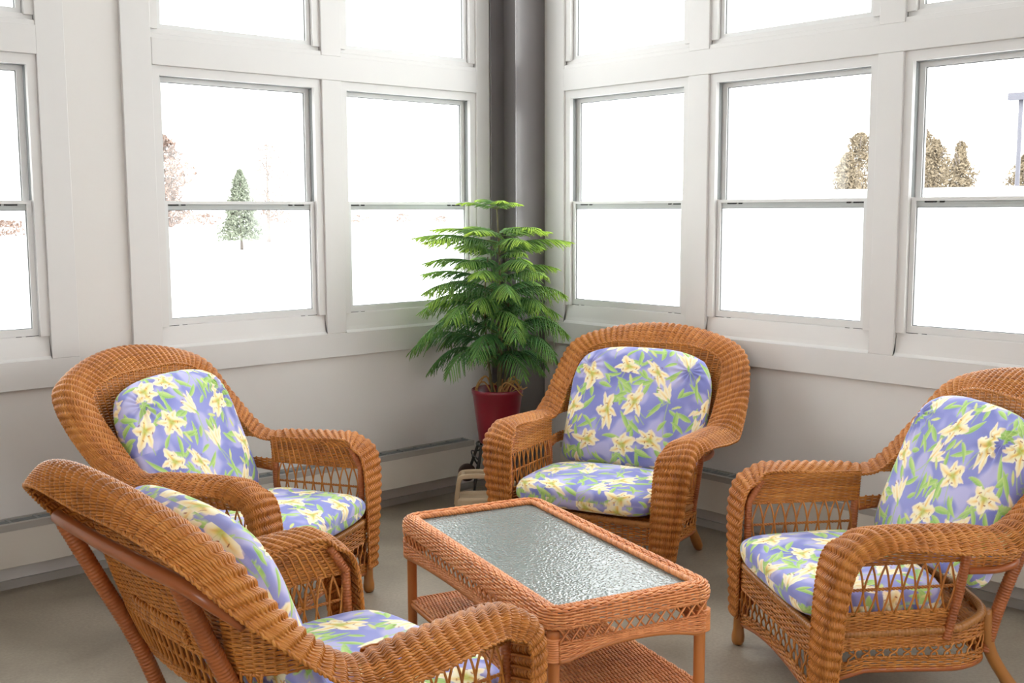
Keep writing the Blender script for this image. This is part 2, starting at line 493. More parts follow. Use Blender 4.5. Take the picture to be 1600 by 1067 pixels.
# the far side of the room, behind the camera: plain walls with openings onto daylight
mb = MB(); mb.box(-7.8, -7.6, -7.8, .22, 0, .9); mb.box(-7.8, -7.6, -7.8, .22, 2.6, HC)
mb.box(-7.8, -7.6, -7.8, -6.0, .9, 2.6); mb.box(-7.8, -7.6, -3.7, .22, .9, 2.6)
setting(mb.build('wall_west', M['wall'], smooth=False, recalc=True))
mb = MB(); mb.box(-7.6, .22, -7.8, -7.6, 0, .9); mb.box(-7.6, .22, -7.8, -7.6, 2.6, HC)
mb.box(-7.6, -2.7, -7.8, -7.6, .9, 2.6); mb.box(-1.2, .22, -7.8, -7.6, .9, 2.6)
setting(mb.build('wall_south', M['wall'], smooth=False, recalc=True))

# steel column in the corner (H section)
t = thing('steel_column', 'dark steel column standing in the corner between the two window walls', 'column', (-.09, -.1, 0))
mb = MB(); mb.box(-.092, .108, -.1, -.088, 0, HC - .001); t1 = mb.build('flange', M['column'], t, smooth=False, bevel=.002)
mb = MB(); mb.box(-.106, .088, .088, .1, 0, HC - .001); mb.build('flange', M['column'], t, smooth=False, bevel=.002)
mb = MB(); mb.box(-.014, -.004, -.0885, .0885, 0, HC - .001); mb.build('web', M['column'], t, smooth=False, recalc=True)

# baseboard heaters
def heater(side, s0, s1, label):
    W = (lambda s, d, z: (s, d, z)) if side == 'L' else (lambda s, d, z: (d, s, z))
    t = thing('baseboard_heater', label, 'heater', W((s0 + s1) / 2, -.03, 0), 0, None)
    off = np.array(W((s0 + s1) / 2, -.03, 0))
    def bx(m, a, b, d0, d1, z0, z1):
        p = np.array(W(a, d0, z0)) - off; q = np.array(W(b, d1, z1)) - off
        m.box(min(p[0], q[0]), max(p[0], q[0]), min(p[1], q[1]), max(p[1], q[1]), z0, z1)
    m = MB(); bx(m, s0, s1, -.078, -.066, .112, .259); m.build('front_panel', M['heater'], t, smooth=False, bevel=.002)
    m = MB(); bx(m, s0, s1, -.079, -.068, .2595, .287); bx(m, s0, s1, -.068, -.058, .281, .287); bx(m, s0, s1, .013, .0195, .281, .2885)
    m.build('top_lip', M['heater_lip'], t, smooth=False, recalc=True)
    m = MB(); bx(m, s0 + .002, s1 - .002, -.0575, .0125, .2795, .2815)
    n = int((s1 - s0) / .105)
    for k in range(n + 1):
        s = s0 + .004 + (s1 - s0 - .02) * k / n
        bx(m, s, s + .012, -.0575, .0125, .2815, .2855)
    for d in (-.045, -.032, -.019, -.006): bx(m, s0 + .002, s1 - .002, d, d + .003, .2815, .2835)
    m.build('grille', M['grille'], t, smooth=False, recalc=True)
    m = MB(); bx(m, s0 - .006, s0 - .0005, -.078, .0195, .112, .287); m.build('end_cap', M['heater'], t, smooth=False, bevel=.0015)
    m = MB(); bx(m, s1 + .0005, s1 + .006, -.078, .0195, .112, .287); m.build('end_cap', M['heater'], t, smooth=False, bevel=.0015)
    m = MB(); bx(m, s0 + .002, s1 - .002, .012, .0195, .10, .2735); m.build('back_plate', M['heater_lip'], t, smooth=False, recalc=True)
heater('L', -5.2, -.385, 'long cream baseboard heater under the left windows, behind the two left armchairs')
heater('R', -5.6, -.42, 'long cream baseboard heater under the right windows, behind the two right armchairs')
for nm, bx in (('baseboard_left', (-7.6, -.0, .008, .0199, .0, .035)), ('baseboard_right', (.008, .0199, -7.6, -.0, .0, .035))):
    mb = MB(); mb.box(*bx); setting(mb.build(nm, M['heater_lip'], smooth=False, recalc=True))

# ------------------------------------------------------------------ wicker armchair (local: front = -Y, left hand = +X)
I_ = [(.303, -.405, .10), (.316, -.385, .49), (.330, -.325, .573), (.348, -.27, .600), (.356, -.06, .590), (.352, .115, .587), (.352, .238, .70), (.328, .357, .843), (.20, .377, .897), (0, .384, .903)]
K_ = [(.374, -.405, .103), (.430, -.394, .50), (.432, -.31, .605), (.425, -.21, .617), (.415, .0, .612), (.420, .125, .610), (.443, .286, .742), (.403, .393, .885), (.235, .462, .955), (0, .487, .982)]
O_ = [(.385, -.36, .102), (.445, -.345, .48), (.458, -.275, .553), (.485, -.2, .575), (.500, 0, .560), (.488, .15, .574), (.457, .35, .735), (.392, .47, .865), (.232, .502, .905), (0, .505, .905)]
def mirror(C):
    C = np.array(C); m = (C * np.array([-1, 1, 1]))[:-1][::-1]
    return np.vstack([C, m])
cI, cK, cO = (catmull(mirror(c), 24) for c in (I_, K_, O_))
# common arc-length parameter (from the crest)
sK = np.concatenate([[0], np.cumsum(np.linalg.norm(np.diff(cK, axis=0), axis=1))])
def at(C, s): return np.stack([np.interp(s, sK, C[:, k]) for k in range(3)], -1)

def chair():
    root = thing('wicker_armchair', '', 'armchair')
    W = M['wick']
    # ---- rolled edge running foot - arm - back - arm - foot
    nu = int(sK[-1] / .0045)
    s = np.linspace(0, sK[-1], nu)
    a, b, c = at(cI, s), at(cK, s), at(cO, s)
    vv = np.linspace(0, 1, 61)
    F = np.stack([a * 2 * (v - .5) * (v - 1) - b * 4 * v * (v - 1) + c * 2 * v * (v - .5) for v in vv], 1)
    # equal spacing across
    d = np.linalg.norm(np.diff(F, axis=1), axis=2).mean(0); cs = np.concatenate([[0], np.cumsum(d)]); cs /= cs[-1]
    nv = 38
    tv = np.interp(np.linspace(0, 1, nv), cs, vv)
    G = np.stack([a * 2 * (v - .5) * (v - 1) - b * 4 * v * (v - 1) + c * 2 * v * (v - .5) for v in tv], 1)
    wloc = np.linalg.norm(np.diff(G, axis=1), axis=2).mean(1)  # local strand spacing
    N = normals(G)
    cen = np.array([0, .05, .45])
    if ((G[nu // 2, nv // 2] - cen) @ N[nu // 2, nv // 2]) < 0: N = -N
    ph = 2 * PI * s / .0315
    sg = np.where(np.arange(nv) % 2 == 0, 1, -1)
    skew = np.linspace(-.5, .5, nv)[None] * .5
    h = .0039 * np.cos(ph[:, None] + skew) + .0013 * np.sin(ph[:, None] / 2) * sg[None]
    P = (G + N * h[..., None]).transpose(1, 0, 2)
    R = np.clip(wloc * .58, .0013, .0036)
    mb = MB(); mb.tubes(P, np.broadcast_to(R, (nv, nu)), 6, ref=N.transpose(1, 0, 2))
    k = np.searchsorted(s, np.arange(.0, sK[-1] - .01, .0315))
    mb.tubes(G[k] - N[k] * .004, .0042, 6, ref=N[k])
    mb.build('rolled_edge', W, root)
    mb = MB(); rope(mb, a + N[:, 0] * .001, .0058, .026); rope(mb, c, .005, .026)
    mb.build('edge_braid', W, root)

    # ---- back: lower curve at z=.46, upper curve = inner seam
    iL = np.argmin(np.abs(cI[:len(cI) // 2, 1] - .05) + 1 * (cI[:len(cI) // 2, 2] < .55))
    T = cI[iL:len(cI) - iL]
    nst = 34
    T = resample(T, nst)
    Bc = resample(catmull([(.346, .05, .46), (.356, .14, .46), (.335, .205, .46), (.27, .245, .46), (.13, .262, .46), (0, .266, .46), (-.13, .262, .46), (-.27, .245, .46), (-.335, .205, .46), (-.356, .14, .46), (-.346, .05, .46)], 12), nst)
    def surf(uu, v):
        q = uu * (nst - 1); i = np.clip(q.astype(int), 0, nst - 2); f = (q - i)[..., None]
        t = T[i] * (1 - f) + T[i + 1] * f; bb = Bc[i] * (1 - f) + Bc[i + 1] * f
        p = bb + (t - bb) * v[..., None]
        p[..., 1] += .022 * np.sin(PI * v) * np.sin(PI * uu)
        return p
    def solid(mb, z0, z1, pitch, ncol=46, r=.0029):
        z = z0
        j = 0
        uu = np.linspace(0, 1, ncol * 5 + 1)
        zt = np.interp(uu, np.linspace(0, 1, nst), T[:, 2]) - .002
        while z < z1:
            v = (z - .46) / np.maximum(zt - .46, 1e-4)
            ok = (v <= 1.0) & (v >= 0)
            # contiguous runs
            idx = np.where(ok)[0]
            if len(idx) > 6:
                for run in np.split(idx, np.where(np.diff(idx) > 1)[0] + 1):
                    if len(run) < 6: continue
                    p = surf(uu[run], v[run])
                    n = np.gradient(p, axis=0); n = np.cross(n, [0, 0, 1.]); n /= np.linalg.norm(n, axis=1, keepdims=True) + 1e-9
                    w = 2 * PI * uu[run] * ncol
                    h = .0012 * np.cos(w) + .0022 * np.sin(w / 2) * (1 if j % 2 else -1)
                    mb.tubes((p + n * h[:, None])[None], r, 5, ref=n[None])
            z += pitch; j += 1
    mb = MB()
    solid(mb, .588, .90, .0052); solid(mb, .462, .503, .0052)
    uu = np.linspace(0, 1, 47)
    for u in uu:
        zt = np.interp(u, np.linspace(0, 1, nst), T[:, 2])
        for za, zb in ((.46, .505), (.586, zt)):
            va, vb = (za - .46) / (zt - .46), min(1, (zb - .46) / (zt - .46))
            if va >= 1 or vb <= va: continue
            v = np.linspace(va, vb, 10); mb.tubes(surf(np.full(10, u), v)[None], .0036, 5)
    mb.build('back_panel', W, root)
    # open lattice across the back, a rope through its middle, twisted rows above it
    mb = MB()
    nx = 24
    for k in range(nx + 1):
        for sgn in (1, -1):
            u0 = .2 + .6 * k / nx; u1 = u0 + sgn * .6 / nx
            if not (.19 <= u1 <= .81): continue
            u = np.linspace(u0, u1, 8)
            zt = np.interp(u, np.linspace(0, 1, nst), T[:, 2])
            v = (np.linspace(.500, .592, 8) - .46) / (zt - .46)
            if v.max() > 1: continue
            p = surf(u, v); p[:, 1] += .004 * sgn
            mb.tubes(p[None], .0038, 5)
    for z in (.504, .546, .588):
        u = np.linspace(.2, .8, 60); zt = np.interp(u, np.linspace(0, 1, nst), T[:, 2])
        rope(mb, surf(u, np.clip((z - .46) / (zt - .46), 0, 1)), .0055, .024)
    for z in (.612, .628, .644):
        u = np.linspace(.40, .60, 40); zt = np.interp(u, np.linspace(0, 1, nst), T[:, 2])
        p = surf(u, (z - .46) / (zt - .46)); p[:, 1] += .006
        rope(mb, p, .0075, .05, strands=3)
    mb.build('back_lattice', W, root)

    # ---- arm sides
    def xi(z): return np.interp(z, [.10, .30, .49, .6], [.318, .336, .345, .352])
    for sd in (1, -1):
        mb = MB()
        def patch(z0, z1, y0, y1, pitch=.0053, P_=.024, r=.003):
            zs = np.arange(z0, z1, pitch)
            nu_ = int((y1(z0) - y0(z0)) / .005)
            g = np.stack([np.stack([np.full(nu_, sd * xi(z)), np.linspace(y0(z), y1(z), nu_), np.full(nu_, z)], -1) for z in zs], 1)
            weave_grid(mb, g, P_, r, out=1, A1=.0012, A2=.0022, S=5)
        yf = lambda z: np.interp(z, [.1, .50, .573, .60], [-.385, -.37, -.325, -.27])
        yb = lambda z: np.interp(z, [.2, .27, .50, .6], [.0, .0, .045, .06])
        patch(.492, .598, yf, yb)
        patch(.246, .347, yf, lambda z: yb(z) - .004)
        mb.build('side_panel', W, root)
        mb = MB()
        n = 10
        for k in range(n + 1):
            for sgn in (1, -1):
                y0 = -.358 + .40 * k / n; y1 = y0 + sgn * .40 / n
                if y1 < -.37 or y1 > .05: continue
                z = np.linspace(.343, .494, 9); tt = np.linspace(0, 1, 9)
                # X strands: near vertical top and bottom, crossing between
                yy = y0 + (y1 - y0) * (tt + .07 * np.sin(2 * PI * tt))
                yy = yy + (np.interp(z, [.3, .5], [-.01, .0]))
                mb.tubes(np.stack([sd * (xi(z) + .003 * sgn), yy, z], -1)[None], .0034, 6)
        for z in (.346, .418, .494):
            y = np.linspace(-.372, yb(z), 40)
            rope(mb, np.stack([np.full(40, sd * xi(z)), y, np.full(40, z)], -1), .0048, .022)
        mb.build('side_lattice', W, root)
        # wrapped posts
        mb = MB(); wrapped(mb, [(sd * .326, -.362, .10), (sd * .338, -.358, .50), (sd * .343, -.31, .575)], .0125); mb.build('arm_post', M['pole'], root)
        mb = MB(); wrapped(mb, [(sd * .336, .0, .255), (sd * .347, .03, .40), (sd * .362, .045, .548)], .0135); mb.build('arm_post', M['pole'], root)
        # bowed brace from the arm post to the back post
        p = catmull([(sd * .350, .05, .462), (sd * .364, .13, .466), (sd * .345, .20, .474), (sd * .275, .245, .48)], 8)
        mb = MB(); tube(mb, p, .0105, 10, 30); mb.build('arm_brace', M['bar'], root)
    # ---- seat apron: wraps front, sides and rear
    plan = catmull([(0, -.392), (.16, -.392), (.295, -.388), (.328, -.36), (.335, -.2), (.335, .0), (.315, .085), (.255, .165), (.12, .195), (0, .197)], 14)
    plan = np.vstack([plan, (plan * np.array([-1, 1]))[::-1][1:-1]]); plan = np.vstack([plan, plan[:1]])
    def zbot(p):
        x, y = p[:, 0], p[:, 1]
        fr = .085 + .036 * (1 - np.clip(np.abs(x) / .30, 0, 1) ** 2)
        sdz = np.interp(y, [-.36, -.25, -.1, .1], [.150, .178, .174, .162])
        w = np.clip((y + .385) / .03, 0, 1)
        return fr * (1 - w) + sdz * w
    def along(z0f, z1f, pitch, P_, mb):
        n = int(plen(plan) / .006); p = resample(plan, n)
        z0, z1 = z0f(p), z1f(p)
        m = max(2, int(round((z1 - z0).mean() / pitch)))
        g = np.stack([np.concatenate([p, (z0 + (z1 - z0) * t)[:, None]], 1) for t in np.linspace(0, 1, m)], 1)
        weave_grid(mb, g, P_, .0031, out=1, A1=.0012, A2=.0024, S=5)
    mb = MB()
    rail_lo = lambda p: np.interp(p[:, 1], [-.39, -.3], [.212, .240])
    rail_hi = lambda p: np.interp(p[:, 1], [-.39, -.3, .05, .2], [.286, .283, .28, .305])
    zb_hi = lambda p: np.interp(p[:, 1], [-.385, -.355], [.0, 1]) * .034 + (1 - np.interp(p[:, 1], [-.385, -.355], [0., 1])) * .033 + zbot(p)
    along(rail_lo, rail_hi, .0055, .026, mb); along(zbot, zb_hi, .0055, .026, mb)
    mb.build('seat_apron', W, root)
    mb = MB()
    L = plen(plan); n = int(L / .042); p0 = resample(plan, n * 4 + 1)
    lo, hi = zb_hi(p0) - .002, rail_lo(p0) + .002
    for k in range(n):
        for sgn in (1, -1):
            i0 = 4 * k + 2; i1 = i0 + 4 * sgn
            i = np.linspace(i0, i1, 7); ii = np.round(i).astype(int) % (n * 4)
            pp = p0[ii]; t_ = np.linspace(0, 1, 7)
            z = lo[ii[0]] + (hi[ii[-1]] - lo[ii[0]]) * t_
            mb.tubes(np.concatenate([pp * (1 + .009 * sgn), z[:, None]], 1)[None], .0034, 5)
    mb.build('apron_lattice', W, root)
    mb = MB()
    n = 220; p0 = resample(plan, n)
    rope(mb, np.concatenate([p0, rail_lo(p0)[:, None]], 1), .0052, .024); rope(mb, np.concatenate([p0, zb_hi(p0)[:, None]], 1), .0045, .024)
    mb.build('apron_braid', W, root)
    mb = MB(); tube(mb, np.concatenate([p0 * .985, (zbot(p0) - .004)[:, None]], 1), .0095, 10); mb.build('bottom_rail', M['bar'], root)
    mb = MB(); wrapped(mb, np.concatenate([p0 * .985, (rail_hi(p0) + .002)[:, None]], 1), .0125, .012); mb.build('seat_rail', M['leg'], root)
    # woven seat deck
    mb = MB()
    ys = np.arange(-.375, .18, .012)
    P = []
    for y in ys:
        xw = np.interp(y, [-.38, .0, .08, .16, .19], [.32, .325, .305, .25, .1])
        P.append(np.stack([np.linspace(-xw, xw, 60), np.full(60, y), .284 + .002 * np.sin(np.arange(60) * 1.6)], -1))
    mb.tubes(np.array(P), .0062, 5); mb.build('seat_deck', W, root)
    # ---- legs
    for sd in (1, -1):
        prof = lambda t: np.interp(t, [0, .06, .2, .35, 1], [.013, .0215, .0225, .0185, .0195])
        mb = MB(); q = resample(np.array([(sd * .322, -.392, 0.0), (sd * .334, -.382, .155)]), 24); mb.tubes(q[None], np.array([prof(t) for t in np.linspace(0, 1, 24)])[None], 16)
        mb.build('leg', M['leg'], root)
        mb = MB(); q = resample(catmull([(sd * .262, .305, 0.0), (sd * .255, .25, .08), (sd * .246, .195, .18), (sd * .243, .178, .30)], 8), 28)
        mb.tubes(q[None], np.array([prof(t) for t in np.linspace(0, 1, 28)])[None], 16)
        mb.build('leg', M['leg'], root)
        mb = MB(); wrapped(mb, catmull([(sd * .243, .183, .17), (sd * .25, .225, .33), (sd * .262, .285, .50), (sd * .278, .36, .66), (sd * .295, .425, .80)], 8), .0185)
        mb.build('back_post', M['pole'], root)
    mb = MB(); tube(mb, catmull([(-.402, .352, .728), (-.392, .378, .757), (-.345, .42, .80), (-.2, .45, .822), (0, .457, .825), (.2, .45, .822), (.345, .42, .80), (.392, .378, .757), (.402, .352, .728)], 8), np.interp(np.linspace(0, 1, 80), [0, .08, .92, 1], [.008, .0155, .0155, .008]), 12, 80)
    mb.build('back_bar', M['bar'], root)
    return root

def copy_tree(o, parent=None):
    c = o.copy(); COL.objects.link(c)
    if parent: c.parent = parent
    for ch in list(o.children): copy_tree(ch, c)
    return c

POSES = {'C': (-.6585, -1.3717, -1.2339), 'B': (-2.1645, -.8012, .501), 'D': (-.9044, -2.7855, -2.1586), 'A': (-2.8015, -2.3199, 1.5722)}
CL = {'C': 'honey wicker armchair with flowered cushions standing in front of the potted pine in the corner',
      'B': 'honey wicker armchair under the left windows, beyond the chair turned away from view',
      'D': 'honey wicker armchair at far right, its open lattice arm side in full view',
      'A': 'honey wicker armchair in the left foreground seen from behind, woven back towards the viewer'}
ch0 = chair(); CH = {}
for i, k in enumerate('CBDA'):
    o = ch0 if i == 0 else copy_tree(ch0)
    o.location = (POSES[k][0], POSES[k][1], 0); o.rotation_euler = (0, 0, POSES[k][2])
    o['label'] = CL[k]; o['group'] = 'wicker armchairs around the coffee table'
    CH[k] = o

# ------------------------------------------------------------------ lily fabric, painted into a colour attribute
TS, NP = 0.64, 600
def lin(c): return np.array(srgb(*c)[:3])
def fabric():
    px = TS / NP
    fx = np.fft.fftfreq(NP)[:, None]; fy = np.fft.fftfreq(NP)[None]
    def nz(w):
        a = np.real(np.fft.ifft2(np.fft.fft2(rng.standard_normal((NP, NP))) * np.exp(-(fx ** 2 + fy ** 2) * (w / px) ** 2 * 20)))
        a = (a - a.mean()) / a.std(); return np.clip(.5 + a / 4, 0, 1)
    n1, n2 = nz(.045), nz(.02)
    C = np.array((122, 128, 196.))[None, None] * (1 - n1[..., None]) + np.array((162, 166, 224.))[None, None] * n1[..., None]
    w = np.clip((n2 - .50) * 3, 0, .8)[..., None]; C = C * (1 - w) + np.array((200, 196, 232.)) * w
    gx = (np.arange(NP) + .5) * px
    X, Y = np.meshgrid(gx, gx, indexing='ij')
    def local(cx, cy, ang, sq=1.0, sqa=0.0):
        dx = (X - cx + TS / 2) % TS - TS / 2; dy = (Y - cy + TS / 2) % TS - TS / 2
        if sq != 1:
            c, s = math.cos(sqa), math.sin(sqa); a, b = dx * c + dy * s, (-dx * s + dy * c) / sq
            dx, dy = a * c - b * s, a * s + b * c
        c, s = math.cos(ang), math.sin(ang)
        return dx * c + dy * s, -dx * s + dy * c
    def blend(m, col):
        nonlocal C
        C = C * (1 - m[..., None]) + col * m[..., None]
    ss = lambda x: np.clip(x / (1.4 * px) + .5, 0, 1)
    def leaf(cx, cy, ang, L, Wd, bend=.2, hue=0.):
        x, y = local(cx, cy, ang); t = np.clip(x / L, -.2, 1.2)
        y = y - bend * L * t * t
        w = Wd * np.sin(PI * np.clip(t, 0, 1)) ** .75 * (1 - .25 * t)
        m = ss(w - np.abs(y)) * (t > 0) * (t < 1)
        g = np.clip(.5 + y / (2 * Wd + 1e-6), 0, 1)
        col = np.array((206, 226, 140.)) * g[..., None] + np.array((132, 186, 96.)) * (1 - g[..., None])
        edge = np.clip(1 - (w - np.abs(y)) / .0022, 0, 1)[..., None]; col = col * (1 - .55 * edge) + np.array((232, 240, 205.)) * .55 * edge
        rib = np.exp(-(y / .0011) ** 2)[..., None]; col = col * (1 - .4 * rib) + np.array((215, 230, 150.)) * .4 * rib
        blend(m, col)
    def stem(cx, cy, ang, L, bend, wd=.0016):
        x, y = local(cx, cy, ang); t = x / L; y = y - bend * L * t * t
        m = ss(wd - np.abs(y)) * (t > 0) * (t < 1); blend(m * .85, np.array((178, 206, 140.)))
    def petal(cx, cy, ang, L, Wd, bend, sq, sqa, gold):
        x, y = local(cx, cy, ang, sq, sqa); t = x / L; tc = np.clip(t, 0, 1)
        y = y - bend * L * np.clip(t, 0, 1.3) ** 2
        w = Wd * np.sin(PI * np.clip(tc * .97 + .03, 0, 1) ** .85) ** .7
        w = w * (1 + .10 * np.sin(t * 19 + ang * 5))
        m = ss(w - np.abs(y)) * (t > 0) * (t < 1)
        col = np.ones_like(C) * np.array((253, 244, 212.))
        e = np.clip(1 - (w - np.abs(y)) / .004, 0, 1)[..., None]; col = col * (1 - .6 * e) + np.array((255, 250, 240.)) * .6 * e
        r = (np.exp(-(y / (Wd * .32)) ** 2) * np.clip(1.05 - t, 0, 1))[..., None] * gold
        col = col * (1 - r) + np.array((246, 206, 98.)) * r
        r2 = (np.exp(-((y - Wd * .1) / (Wd * .12)) ** 2) * np.clip(.75 - t, 0, 1))[..., None] * gold
        col = col * (1 - r2) + np.array((222, 146, 70.)) * r2
        tp = np.clip((t - .78) * 3, 0, .55)[..., None]; col = col * (1 - tp) + np.array((244, 214, 214.)) * tp
        # thin shadow-pink outline drawn by the artist
        o = (np.clip(1 - np.abs(w - np.abs(y)) / .0012, 0, 1) * (t > 0.05) * (t < 1))[..., None] * .45
        blend(m, col); blend((o[..., 0]) * m, np.array((206, 160, 170.)))
    def tick(cx, cy, ang, L, wd, col, sq=1., sqa=0.):
        x, y = local(cx, cy, ang, sq, sqa); m = ss(wd - np.abs(y)) * (x > 0) * (x < L); blend(m, np.array(col))
    def lily(cx, cy, rot, R, sq, sqa):
        for k in (0, 2, 4, 1, 3, 5):
            a = rot + k * PI / 3 + rng.uniform(-.26, .26)
            petal(cx, cy, a, R * rng.uniform(.72, 1.2), R * (.34 if k % 2 else .24), rng.uniform(-.5, .5), sq, sqa, 1.0)
        x, y = local(cx, cy, 0, sq, sqa); g = np.exp(-((x * x + y * y) / (R * .20) ** 2)) ; blend(g * .8, np.array((176, 196, 84.)))
        for k in range(6):
            a = rot + .5 + k * PI / 3.6 + rng.uniform(-.1, .1); r = R * rng.uniform(.28, .46)
            tick(cx, cy, a, r, .0007, (206, 206, 130.), sq, sqa)
            tick(cx + r * math.cos(a), cy + r * math.sin(a), a + 1.4, R * .13, .0012, (140, 66, 40.))
    def trumpet(cx, cy, ang, L):
        for d, b in ((-.34, -.25), (.34, .25), (-.14, -.1), (.16, .08)):
            petal(cx, cy, ang + d, L, L * .15, b, 1, 0, .7)
        leaf(cx - math.cos(ang) * L * .18, cy - math.sin(ang) * L * .18, ang, L * .4, L * .07, 0)
        for d in (-.2, .05, .25): tick(cx + math.cos(ang + d) * L * .8, cy + math.sin(ang + d) * L * .8, ang + d + .4, L * .14, .0011, (140, 66, 40.))
    def bud(cx, cy, ang, L):
        leaf(cx, cy, ang, L, L * .14, .05)
        x, y = local(cx, cy, ang); t = x / L; w = L * .12 * np.sin(PI * np.clip(t, 0, 1)) ** .8
        blend(ss(w - np.abs(y)) * (t > .15) * (t < 1) * .75, np.array((232, 228, 150.)))
    # layout
    pts = []
    for r in range(4):
        for c in range(4):
            pts.append(((c + (.5 if r % 2 else 0) + rng.uniform(-.16, .16)) * TS / 4, (r + .3 + rng.uniform(-.14, .14)) * TS / 4))
    for i, (x, y) in enumerate(pts):
        for k in range(2):
            stem(x, y, rng.uniform(-2.4, -.7), rng.uniform(.09, .16), rng.uniform(-.4, .4), .002)
        for k in range(6):
            a = rng.uniform(0, 2 * PI); d = rng.uniform(.03, .075)
            leaf(x + d * math.cos(a), y + d * math.sin(a), a + rng.uniform(-.9, .9), rng.uniform(.05, .11), rng.uniform(.009, .0145), rng.uniform(-.5, .5))
    for i, (x, y) in enumerate(pts):
        if i % 4 == 2:
            trumpet(x, y, rng.uniform(.6, 2.4), rng.uniform(.075, .095)); bud(x + .06, y - .02, rng.uniform(0, 6), .05)
        else:
            lily(x, y, rng.uniform(0, 2), rng.uniform(.070, .087), rng.uniform(.55, .9), rng.uniform(0, PI))
            if i % 2: bud(x + rng.uniform(-.07, .07), y + .075, rng.uniform(.8, 2.2), rng.uniform(.04, .055))
    c = np.clip(C / 255, 0, 1)
    return np.where(c <= .04045, c / 12.92, ((c + .055) / 1.055) ** 2.4)
CANVAS = fabric()
def sample(u, v):
    a = (u / TS * NP) % NP; b = (v / TS * NP) % NP
    i = np.floor(a).astype(int); j = np.floor(b).astype(int); fa = (a - i)[..., None]; fb = (b - j)[..., None]
    g = lambda p, q: CANVAS[p % NP, q % NP]
    c = (g(i, j) * (1 - fa) + g(i + 1, j) * fa) * (1 - fb) + (g(i, j + 1) * (1 - fa) + g(i + 1, j + 1) * fa) * fb
    return np.concatenate([c, np.ones(c.shape[:-1] + (1,))], -1)

def cushion(name, pose, outline, O, U, V, Nn, th, off, rot, label, cat, group, res=.0022, crown=.0, seed=0, puck=(), pw_=.40):
    """outline(t)->half extents mapping unit square to 2-D shape; O origin, U,V axes, Nn normal (chair space)"""
    r = np.random.default_rng(seed)
    n = int(.66 / res); m = int(.56 / res)
    s, t = np.meshgrid(np.sin(np.linspace(-1, 1, n) * PI / 2 * .96) / math.sin(PI / 2 * .96), np.sin(np.linspace(-1, 1, m) * PI / 2 * .96) / math.sin(PI / 2 * .96), indexing='ij')
    a, b = outline(s, t)
    e = np.clip((1 - np.abs(s) ** 5) * (1 - np.abs(t) ** 5), 0, 1)
    pr = e ** pw_
    # soft wrinkles
    wr = np.zeros_like(s)
    for k in range(5):
        ax, ay, ph = r.uniform(-14, 14), r.uniform(-14, 14), r.uniform(0, 6)
        wr += np.sin(a * ax + b * ay + ph + 1.2 * np.sin(b * 9 + ph)) * .0013
    for (pa, pb, k1) in puck:
        dd = np.hypot(a - pa, b - pb); an = np.arctan2(b - pb, a - pa)
        wr += .0055 * np.sin(an * 13 + k1) * np.exp(-(dd / .085) ** 2) * np.clip(dd / .02, 0, 1)
    off = np.array(off)
    c, s_ = math.cos(rot), math.sin(rot)
    mb = MB()
    for sg in (1, -1):
        h = sg * (th * pr + (wr * e ** .5 if sg > 0 else 0)) + crown * (1 - s ** 2) * (1 - t ** 2) * (1 if sg > 0 else 0)
        G = O + a[..., None] * U + b[..., None] * V + h[..., None] * Nn
        # surface-following print: length over the rounded edge counts too
        ea = a + np.sign(a) * (1 - pr) * th * .8; eb = b + np.sign(b) * (1 - pr) * th * .8
        u = off[0] + c * ea - s_ * eb + (.31 if sg < 0 else 0); v = off[1] + s_ * ea + c * eb
        col = sample(u, v)
        if sg < 0:
            G = G[::3, ::3] if False else G
        mb.grid(G, flip=(sg < 0), color=col)
    # to world, origin at the cushion's own centre
    o = mb.build(name, M['fabric'], None)
    me = o.data
    R = Matrix.Rotation(pose[2], 4, 'Z')
    cen = Vector(O)
    me.transform(Matrix.Translation(-cen))
    o.matrix_world = Matrix.Translation((pose[0], pose[1], 0)) @ R @ Matrix.Translation(cen)
    return tag(o, label, cat, group)

def out_back(s, t):
    # t=-1 bottom, t=1 top; rounded top corners
    hw = .326
    b = t * .274
    x = s * hw
    # squircle-like rounding of the corners
    rt = np.clip((t - .15) / .85, 0, 1); rb = np.clip((-t - .84) / .16, 0, 1)
    x = x * (1 - .15 * rt ** 3) * (1 - .09 * rb ** 2)
    b = b + np.where(t > 0, 1, 0) * (-.046) * np.abs(s) ** 3.2 * rt + .012 * np.abs(s) ** 3 * np.clip(-t, 0, 1)
    return x, b
def out_seat(s, t):
    # t=-1 front, t=1 rear
    hw = np.interp(t, [-1, -.3, .5, 1], [.297, .310, .320, .305])
    x = s * hw
    rf = np.clip((-t - .55) / .45, 0, 1); rb = np.clip((t - .6) / .4, 0, 1)
    x = x * (1 - .06 * rf ** 2 - .10 * rb ** 2)
    b = t * .238 + .018 * np.abs(s) ** 4 * rf - .03 * np.abs(s) ** 3 * rb
    return x, b
ln = math.hypot(1, .40)
Vb = np.array([0, .40, 1]) / ln; Nb = np.array([0, -1, .40]) / ln
WHERE = {'C': 'the armchair before the potted pine', 'B': 'the armchair under the left windows', 'D': 'the armchair at far right', 'A': 'the foreground armchair seen from behind'}
